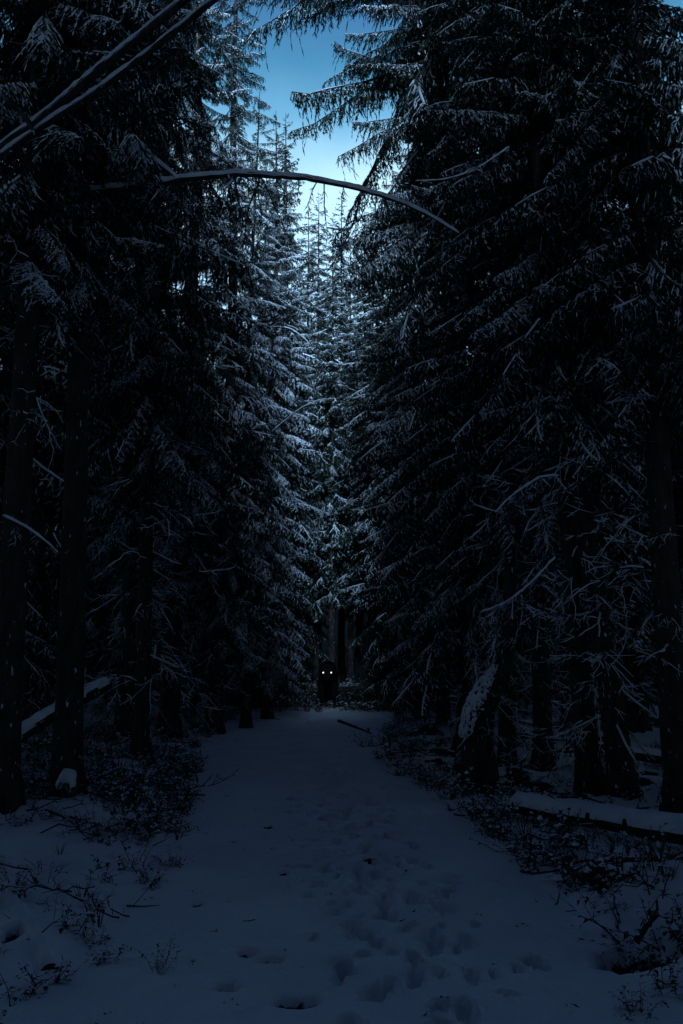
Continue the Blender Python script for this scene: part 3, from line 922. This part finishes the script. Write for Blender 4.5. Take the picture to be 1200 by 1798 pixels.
bent('snowy_limb', [(980, 835, 7.9), (950, 838, 7.8), (930, 850, 7.8), (900, 870, 7.7), (870, 900, 7.7)], 20, .011, .004, 'snowy limb with a tuft of white twigs at the right of the picture', 28, 22, .012, twl=(.1, .35), down=.5)
bent('snowy_limb', [(895, 258, 8.6), (870, 275, 8.5), (830, 300, 8.4), (780, 315, 8.3), (730, 318, 8.2)], 22, .011, .004, 'snow lined limb right of the end of the arched sapling', 29, 19, .012, twl=(.1, .35), down=.4)
bent('snowy_limb', [(5, 905, 6.6), (45, 925, 6.6), (80, 950, 6.6), (102, 970, 6.6)], 16, .009, .004, 'snowy branch pointing at the thick black trunk from the left edge', 30, 6, .012, twl=(.08, .2))

# crooked snag, snow plastered on its left
pc = [(843, 1385, 10.3), (840, 1330, 10.3), (838, 1290, 10.3), (843, 1250, 10.3), (862, 1210, 10.35), (884, 1172, 10.5), (893, 1110, 10.6), (896, 980, 10.8), (898, 820, 11.0)]
p = smooth_path([at(*q) for q in pc], 40)
rd = [float(np.interp(i / 39, [0, .12, .3, .5, .62, .8, 1], [.26, .215, .20, .165, .12, .085, .05])) for i in range(40)]
root = link('crooked_trunk', None, loc=tuple(p[0])); tag(root, 'stout crooked trunk bending right, its upper left side plastered with snow', 'tree')
lp = [q - p[0] for q in p]
rg = random.Random(31)
a = MB(); a.tube(lp, rd, 14, 0, True, .05, rg); link('trunk', a.mesh('trunk', ['bark'], True), root)
a = MB(); k0 = 0; NA = 34
rows = np.linspace(9, 24, 52)
for i in rows:
    i0_ = min(int(i), 38); fr_ = i - i0_
    pc_ = lp[i0_].lerp(lp[i0_ + 1], fr_); rc_ = rd[i0_] * (1 - fr_) + rd[i0_ + 1] * fr_
    d = (lp[i0_ + 1] - lp[i0_]).normalized()
    up = Vector((-1, -.35, .5)); up = (up - d * up.dot(d)).normalized(); sd = d.cross(up)
    w = 1.15 * math.sin(math.pi * (i - 8) / 17) ** .5
    for j in range(NA):
        an = (j / (NA - 1) * 2 - 1) * w * (1 + .25 * noise.noise(Vector((i * .9, j * .9, 0))))
        e_ = .02 * (1 - (j / (NA - 1) * 2 - 1) ** 4) * (1 if 9 < i < 24 else 0) + .03 * noise.noise(Vector((i * 2.2, j * .5, 4)))
        a.v.append(tuple(pc_ + (up * math.cos(an) + sd * math.sin(an)) * (rc_ * 1.0 + e_)))
for i in range(len(rows) - 1):
    for j in range(NA - 1):
        if noise.noise(Vector((i * .42, j * .55, 8))) + .55 * noise.noise(Vector((i * .15, j * .2, 2))) - .05 > .02 + .35 * min(i, 50 - i, 12) / 12 * (1 - abs(j / 16.5 - 1) ** 2): continue
        a.quad(i * NA + j, i * NA + j + 1, (i + 1) * NA + j + 1, (i + 1) * NA + j, 0)
link('plastered_snow', a.mesh('snow', ['snow'], True), root)
for i in range(26):
    k = rg.randint(12, 38)
    link('dead_branch', rg.choice(bares), root, tuple(lp[k]), (rg.uniform(-.5, .5), R(rg.uniform(0, 35)), rg.uniform(0, 6.28)), rg.uniform(.3, .8))

# dead leaning stems in the brush right
for q, (x0, y0, x1, y1, Y) in enumerate(((1010, 1395, 1040, 1290, 9.2), (975, 1360, 1012, 1260, 9.8), (590, 1255, 660, 1285, 22.0))):
    pass

# ------------------------------------------------------------------ undergrowth
def leaf(mb, p, d, ln, wd, m, rg):
    d = d.normalized(); s = d.cross(Vector((0, 0, 1)))
    if s.length < .05: s = Vector((1, 0, 0))
    s.normalize(); u = s.cross(d)
    k = len(mb.v)
    tip = p + d * ln - Vector((0, 0, ln * .25))
    mid = p + d * ln * .5
    for q in (p, mid + s * wd + u * wd * .3, mid - s * wd + u * wd * .3, tip, mid - u * wd * .15):
        mb.v.append(tuple(q))
    for t in ((0, 1, 4), (0, 4, 2), (1, 3, 4), (4, 3, 2)): mb.tri(k + t[0], k + t[1], k + t[2], m)
def shrub_mb(seed, h, stems, leafy, spread=.5, ls=.05, snowy=.35):
    rg = random.Random(seed); mb = MB()
    for i in range(stems):
        a = rg.uniform(0, 6.28)
        v = Vector((math.cos(a) * spread * rg.random(), math.sin(a) * spread * rg.random(), 1)).normalized()
        p = Vector((math.cos(a) * .05, math.sin(a) * .05, -.04)); n = 5; l = h * rg.uniform(.6, 1.15)
        pts = [p]
        for j in range(n):
            v = (v + Vector((rg.gauss(0, .18), rg.gauss(0, .18), -.06))).normalized()
            pts.append(pts[-1] + v * l / n)
        mb.tube(pts, [.005 * (1 - .14 * j) for j in range(n + 1)], 3, 2, cap=False)
        for j in range(1, n + 1):
            for q in range(leafy):
                d = Vector((rg.gauss(0, 1), rg.gauss(0, 1), rg.uniform(-.7, .5))).normalized()
                b0 = pts[j] - v * rg.random() * l / n
                if rg.random() < .4:
                    e_ = b0 + d * rg.uniform(.03, .10); mb.spindle(b0, e_, .003, 2); b0 = e_
                ll = ls * rg.uniform(.6, 1.2)
                leaf(mb, b0, d, ll, ll * .32, 0, rg)
                if rg.random() < snowy: mb.snow_lump(b0 + d * ll * .1, b0 + d * ll * .9 - Vector((0, 0, ll * .1)), ll * .36, ll * .3, 1, rg)
    return mb
LM = ['leaf', 'snow', 'twig']
shr = [shrub_mb(500 + i, (.42, .5, .34, .6, .3, .45)[i], (9, 11, 8, 10, 12, 7)[i], (3, 3, 4, 2, 3, 4)[i], (.9, .7, 1.0, .5, 1.2, .8)[i], (.05, .045, .055, .05, .04, .06)[i]) for i in range(6)]
shr_me = [q.mesh('foliage', LM) for q in shr]
def shrub(px, py, k, sc, label, group=None):
    p = on_ground(px, py)
    root = link('leafy_shrub', shr_me[k], None, (p.x, p.y, gz(p.x, p.y) - .02), (0, 0, rng.uniform(0, 6.28)), sc)
    tag(root, label, 'shrub', group)
    return root
shrub(318, 1400, 0, 1.15, 'leafy shrub overhanging the snow at the left edge of the path')
shrub(345, 1352, 5, .8, 'low leafy shrub with drooping leaves further up the left path edge')
shrub(272, 1385, 1, .9, 'leafy shrub between the black trunk and the path edge')
shrub(178, 1300, 3, .9, 'spindly shrub just right of the thick black trunk')
shrub(228, 1330, 2, .9, 'small bush on the left bank below the stubby spruce')
shrub(323, 1268, 4, 1.6, 'round dark bush on the crest of the left bank')
shrub(392, 1250, 1, 1.5, 'dark shrub where the left bank meets the path')
shrub(362, 1215, 0, 1.5, 'shrub on top of the left bank above the path')
shrub(470, 1235, 2, 1.8, 'shrub at the far left corner of the path')
shrub(230, 1462, 5, .9, 'tangled dark shrub in front of the thick black trunk')
shrub(292, 1462, 0, .8, 'thin shrub on the snow right of the tangled one before the trunk')
shrub(300, 1520, 4, .6, 'little leafy sprig poking through the snow at the left')
shrub(643, 1312, 0, 1.0, 'isolated leafy shrub at the right edge of the path beside a stick')
shrub(700, 1335, 2, 1.3, 'leafy bush at the right edge of the path, far part')
shrub(752, 1375, 1, 1.0, 'leafy bush where the path edge nears the crooked trunk')
shrub(790, 1405, 5, .9, 'bush in front of the foot of the crooked trunk')
shrub(842, 1432, 0, 1.0, 'tall leafy bush left of the snowy log end')
shrub(868, 1468, 3, 1.0, 'grassy shrub hanging over the right path edge')
shrub(926, 1425, 1, 1.05, 'leafy bush with snow on it before the left end of the log')
shrub(915, 1500, 4, .9, 'low bush nearest the path below the log')
shrub(985, 1480, 2, .9, 'low bush under the middle of the snowy log')
shrub(1042, 1452, 1, .8, 'black bush tucked right under the snowy log')
shrub(1010, 1555, 5, .7, 'small shrub on the snow below the log')
shrub(1105, 1700, 2, .55, 'sprig by the dark hollow in the lower right')
shrub(1178, 1745, 0, .65, 'dark leafy shrub in the bottom right corner')
shrub(1120, 1785, 4, .5, 'tiny leafy sprig at the bottom right')
shrub(168, 1655, 4, .45, 'small sprig with dark leaves on the lower left snow')
shrub(192, 1690, 2, .35, 'tiny sprig on the lower left snow, nearest the bottom')
shrub(280, 1708, 3, .35, 'grassy tuft on the lower left snow')
shrub(30, 1580, 5, .5, 'dark sprig by the left edge above the buried log')

# ground cover on both sides: joined
sprigs = [shrub_mb(600 + i, (.22, .3, .16)[i % 3], 4, (2, 1, 3)[i % 3], 1.0, .045, .45).arrays() for i in range(6)]
def grass_mb(seed):
    rg = random.Random(seed); mb = MB()
    for i in range(14):
        a = rg.uniform(0, 6.28); l = rg.uniform(.10, .32); v = Vector((math.cos(a) * .5, math.sin(a) * .5, 1)).normalized()
        p = Vector((math.cos(a) * .03, math.sin(a) * .03, -.02)); q1 = p + v * l * .6; q2 = q1 + (v + Vector((math.cos(a), math.sin(a), -.6))).normalized() * l * .5
        s = Vector((-math.sin(a), math.cos(a), 0)) * .004
        k = len(mb.v)
        for q in (p - s, p + s, q1 + s * .8, q1 - s * .8, q2): mb.v.append(tuple(q))
        mb.quad(k, k + 1, k + 2, k + 3, 0); mb.tri(k + 3, k + 2, k + 4, 0)
    return mb
tufts = [grass_mb(620 + i).arrays() for i in range(3)]
def twiglet(seed):
    rg = random.Random(seed); mb = MB()
    pts = poly(Vector((-.25, 0, .03)), Vector((.3, .05, .08)), 6, -.03, .04, rg)
    mb.tube(pts, [.008, .007, .006, .005, .004, .003], 4, 2, cap=False); mb.snow_on(pts, [.006] * 6, 1, rg, h=.006, gap=.45)
    for i in range(5):
        k = rg.randint(1, 4); mb.spindle(pts[k], pts[k] + Vector((rg.uniform(-.12, .2), rg.uniform(-.15, .15), rg.uniform(0, .15))), .004, 2)
    return mb
twl = [twiglet(640 + i).arrays() for i in range(3)]
def scatter(name, label, items, pts, mats, cat='undergrowth', scr=(.7, 1.3), seed=1):
    rg = random.Random(seed); V = []; T = []; Q = []; off = 0
    for (x, y) in pts:
        v, t, q = rg.choice(items)
        a = rg.uniform(0, 6.28); sc = rg.uniform(*scr)
        m_ = np.array(Matrix.Translation((x, y, gz(x, y))) @ Matrix.Rotation(a, 4, 'Z') @ Matrix.Scale(sc, 4))
        V.append(v @ m_[:3, :3].T.astype(np.float32) + m_[:3, 3].astype(np.float32)); T.append(t + off); Q.append(q); off += len(v)
    o = link(name, mesh_np(name, np.concatenate(V), np.concatenate(T), np.concatenate(Q), mats))
    tag(o, label, cat, kind='stuff')
    print(name, sum(len(t) for t in T))
    return o
def side_pts(n, left, yr, reach, seed, edge=0.05):
    rg = random.Random(seed); out = []
    while len(out) < n:
        y = yr[0] + (yr[1] - yr[0]) * rg.random() ** 1.2
        w = rg.random() ** 1.5 * reach + edge
        x = interp(y, PY, PL) - w if left else interp(y, PY, PR) + w
        cl = noise.noise(Vector((x * .9, y * .9, 3)))
        if cl < -0.10 and rg.random() < .8: continue
        out.append((x, y))
    return out
everything = sprigs + sprigs + tufts + twl
scatter('undergrowth', 'snow flecked leafy undergrowth covering the left bank', everything, side_pts(1350, True, (8.3, 30), 4.4, 1, .05) + side_pts(430, True, (8.5, 15), 2.4, 14, .0), LM, seed=2)
scatter('undergrowth', 'dark leafy undergrowth and dead twigs among the right hand trunks', everything, side_pts(1350, False, (4.6, 30), 5.5, 3, .05), LM, seed=4)
scatter('undergrowth', 'sparse sprigs and grass poking through the lower left snow', tufts + sprigs + twl, side_pts(150, True, (3.6, 8.3), 2.6, 5, .0) + side_pts(160, True, (6.9, 9), 2.2, 15, .2), LM, scr=(.3, .95), seed=6)
scatter('undergrowth', 'low brush closing the end of the path', everything, [(rng.uniform(-4, 3), rng.uniform(27.8, 32)) for _ in range(450)], LM, scr=(.9, 2.2), seed=8)
# bits of bark and needles fallen on the trodden snow
def crumb(seed):
    rg = random.Random(seed); mb = MB()
    for i in range(3):
        p = Vector((rg.uniform(-.03, .03), rg.uniform(-.03, .03), .004)); mb.spindle(p, p + Vector((rg.uniform(-.04, .04), rg.uniform(-.04, .04), rg.uniform(0, .012))), .004, 0)
    return mb
scatter('forest_debris', 'tiny dark bits of bark and leaf lying on the path', [crumb(i).arrays() for i in range(4)],
        [(interp(y, PY, PL) + (interp(y, PY, PR) - interp(y, PY, PL)) * rng.random(), y) for y in [3.4 + 16 * rng.random() ** 1.6 for _ in range(190)]], ['litter'], 'debris', (.35, 1.1), 12)

# stick, twig and foot-of-trunk details
def ground_stick(name, pxs, r0, label, cat, seed, twigs=0, lift=.03, snow=.4):
    rg = random.Random(seed)
    c = [on_ground(*q) for q in pxs]
    for i, q in enumerate(c): q.z = gz(q.x, q.y) + lift
    p = smooth_path(c, 16)
    root = link(name, None, loc=tuple(p[0])); tag(root, label, cat)
    lp = [q - p[0] for q in p]
    a = MB(); a.tube(lp, [r0 * (1 - .045 * i) for i in range(16)], 6, 2, True, .1, rg); a.snow_on(lp, [r0] * 16, 1, rg, h=.008, gap=snow)
    link('stem', a.mesh('stem', LM), root)
    for i in range(twigs):
        k = rg.randint(3, 14); v = (lp[k + 1] - lp[k]).normalized(); s = Vector((-v.y, v.x, 0)) * rg.choice((-1, 1))
        q = [lp[k]]; w = (v * .8 + s * .5 + Vector((0, 0, rg.uniform(.1, .7)))).normalized()
        for j in range(4): w = (w + Vector((rg.gauss(0, .15), rg.gauss(0, .15), .05))).normalized(); q.append(q[-1] + w * .045)
        t = MB(); t.tube(q, [r0 * .4] * 5, 4, 2, cap=False); link('twig', t.mesh('twig', LM), root)
    return root
ground_stick('fallen_twig', [(318, 1402), (345, 1391), (378, 1386), (412, 1368)], .009, 'bare forked twig lying out over the snow from the left shrubs', 'twig', 1, 9, .06, .8)
ground_stick('fallen_stick', [(595, 1268), (620, 1277), (652, 1290)], .045, 'dark stick lying on the far part of the path', 'stick', 2, 2, .03, .8)
ground_stick('fallen_stick', [(80, 1432), (118, 1448), (150, 1478)], .012, 'thin stick on the snow before the thick black trunk', 'stick', 3, 4, .04, .6)
ground_stick('fallen_stick', [(222, 1596), (250, 1597), (280, 1595)], .006, 'short thin stick flat on the lower left snow', 'stick', 4, 1, .008, .9)
ground_stick('fallen_stick', [(1120, 1690), (1140, 1655), (1160, 1632)], .02, 'dark stub of wood sticking out of the lower right hummock', 'stick', 5, 1, .08, .9)
ground_stick('fallen_stick', [(470, 1262), (492, 1264)], .03, 'short dark stick on the far left of the path', 'stick', 6, 0, .01, .9)
ground_stick('fallen_branch', [(800, 1330), (770, 1325), (730, 1328), (690, 1330)], .02, 'fallen branch in the bushes left of the crooked trunk', 'branch', 7, 5, .08, .3)

# snow lump on grass at the trunk foot
p = at(118, 1385, 8.05); p.z = gz(p.x, p.y)
root = link('snowy_tuft', None, loc=tuple(p)); tag(root, 'rounded snow lump on dead grass at the foot of the thick black trunk', 'snow lump')
a = MB(); rg = random.Random(4)
def blob(mb, c, rx, ry, rz, m, rg, nu=12, nv=7):
    k = len(mb.v)
    for i in range(nv + 1):
        for j in range(nu):
            th = math.pi * i / nv; ph = 2 * math.pi * j / nu
            q = Vector((math.sin(th) * math.cos(ph), math.sin(th) * math.sin(ph), math.cos(th)))
            f = 1 + .28 * noise.noise(q * 1.9 + c * 3)
            mb.v.append((c.x + q.x * rx * f, c.y + q.y * ry * f, c.z + q.z * rz * f))
    for i in range(nv):
        for j in range(nu):
            mb.quad(k + i * nu + j, k + (i + 1) * nu + j, k + (i + 1) * nu + (j + 1) % nu, k + i * nu + (j + 1) % nu, m)
blob(a, Vector((0, 0, .20)), .085, .08, .085, 0, rg); blob(a, Vector((.04, -.02, .14)), .05, .05, .07, 0, rg); blob(a, Vector((-.07, 0, .15)), .04, .05, .05, 0, rg)
link('snow_lump', a.mesh('lump', ['snow'], True), root)
a = MB()
for i in range(40):
    an = rg.uniform(0, 6.28); q = Vector((math.cos(an) * .05, math.sin(an) * .05, .2)); leaf(a, q, Vector((math.cos(an), math.sin(an), -2.0)), rg.uniform(.1, .2), .008, 0, rg)
link('dead_grass', a.mesh('grass', ['leaf']), root)

# ------------------------------------------------------------------ the animal with the shining eyes
eL = at(568, 1181, 27.6); eR = at(582, 1181, 27.6)
ec = (eL + eR) / 2
gzz = gz(ec.x, 28.4)
def skin_body(name, verts, edges, radii, root_i, parent, mname):
    me = bpy.data.meshes.new(name); me.from_pydata([tuple(v) for v in verts], edges, []); me.materials.append(M[mname])
    o = link(name, me, parent)
    s_ = o.modifiers.new('skin', 'SKIN'); s_.use_smooth_shade = True
    for i, r_ in enumerate(radii): me.skin_vertices[0].data[i].radius = r_
    me.skin_vertices[0].data[root_i].use_root = True
    s2 = o.modifiers.new('sub', 'SUBSURF'); s2.levels = 2; s2.render_levels = 2
    return o
ez = ec.z - gzz
cx, cy = ec.x, 27.85
an = link('wild_animal', None, loc=(cx, cy, gzz)); tag(an, 'dark animal with two white shining eyes at the end of the path', 'animal')
vs = [(0, 1.95, ez - .12), (0, 1.35, ez + .02), (0, .75, ez + .08), (0, .38, ez + .06), (0, .06, ez + .03), (0, -.22, ez - .16), (0, -.36, ez - .26),
      (-.20, .02, ez + .22), (-.27, .0, ez + .36), (.20, .02, ez + .22), (.27, .0, ez + .36),
      (-.22, .85, ez - .35), (-.23, .80, ez - .75), (-.22, .86, .35), (-.22, .80, .04), (-.22, .72, .02),
      (.22, .85, ez - .35), (.23, .80, ez - .75), (.22, .86, .35), (.22, .80, .04), (.22, .72, .02),
      (-.24, 1.75, ez - .5), (-.25, 1.62, ez - .72), (-.24, 1.95, .40), (-.24, 1.86, .04), (-.24, 1.78, .02),
      (.24, 1.75, ez - .5), (.25, 1.62, ez - .72), (.24, 1.95, .40), (.24, 1.86, .04), (.24, 1.78, .02), (0, 2.2, ez - .25)]
ed = [(0, 1), (1, 2), (2, 3), (3, 4), (4, 5), (5, 6), (4, 7), (7, 8), (4, 9), (9, 10), (2, 11), (11, 12), (12, 13), (13, 14), (14, 15), (2, 16), (16, 17), (17, 18), (18, 19), (19, 20),
      (0, 21), (21, 22), (22, 23), (23, 24), (24, 25), (0, 26), (26, 27), (27, 28), (28, 29), (29, 30), (0, 31)]
rr = [(.30, .34), (.33, .38), (.33, .42), (.22, .26), (.175, .17), (.11, .11), (.09, .08), (.07, .04), (.03, .03), (.07, .04), (.03, .03)] +      [(.15, .17), (.09, .10), (.06, .06), (.055, .055), (.05, .05)] * 2 + [(.17, .20), (.12, .13), (.06, .07), (.055, .055), (.05, .05)] * 2 + [(.05, .05)]
skin_body('body', vs, ed, rr, 1, an, 'fur')
for s_, e_ in ((-1, eL), (1, eR)):
    a = MB(); blob(a, Vector((0, 0, 0)), .023, .03, .026, 0, rng, 7, 5)
    link('eye', a.mesh('eye', ['eye'], True), an, (e_.x - cx, e_.y - cy - .005, e_.z - gzz))

# ------------------------------------------------------------------ falling snow
mb = MB(); rg = random.Random(9)
for i in range(1500):
    Yd = rg.uniform(3.5, 24); c = Vector((rg.uniform(-.32, .3) * Yd, Yd, CAM_H + rg.uniform(-.15, 1.05) * Yd)); s_ = rg.uniform(.0012, .0028) * (.4 + Yd * .1)
    k = len(mb.v)
    for q in ((1, 0, 0), (-1, 0, 0), (0, 1, 0), (0, -1, 0), (0, 0, 1), (0, 0, -1)): mb.v.append(tuple(c + Vector(q) * s_))
    for t in ((0, 2, 4), (2, 1, 4), (1, 3, 4), (3, 0, 4), (2, 0, 5), (1, 2, 5), (3, 1, 5), (0, 3, 5)): mb.tri(k + t[0], k + t[1], k + t[2], 0)
tag(link('falling_snow', mb.mesh('falling_snow', ['snow'])), 'tiny snowflakes drifting down through the air', 'snow', kind='stuff')
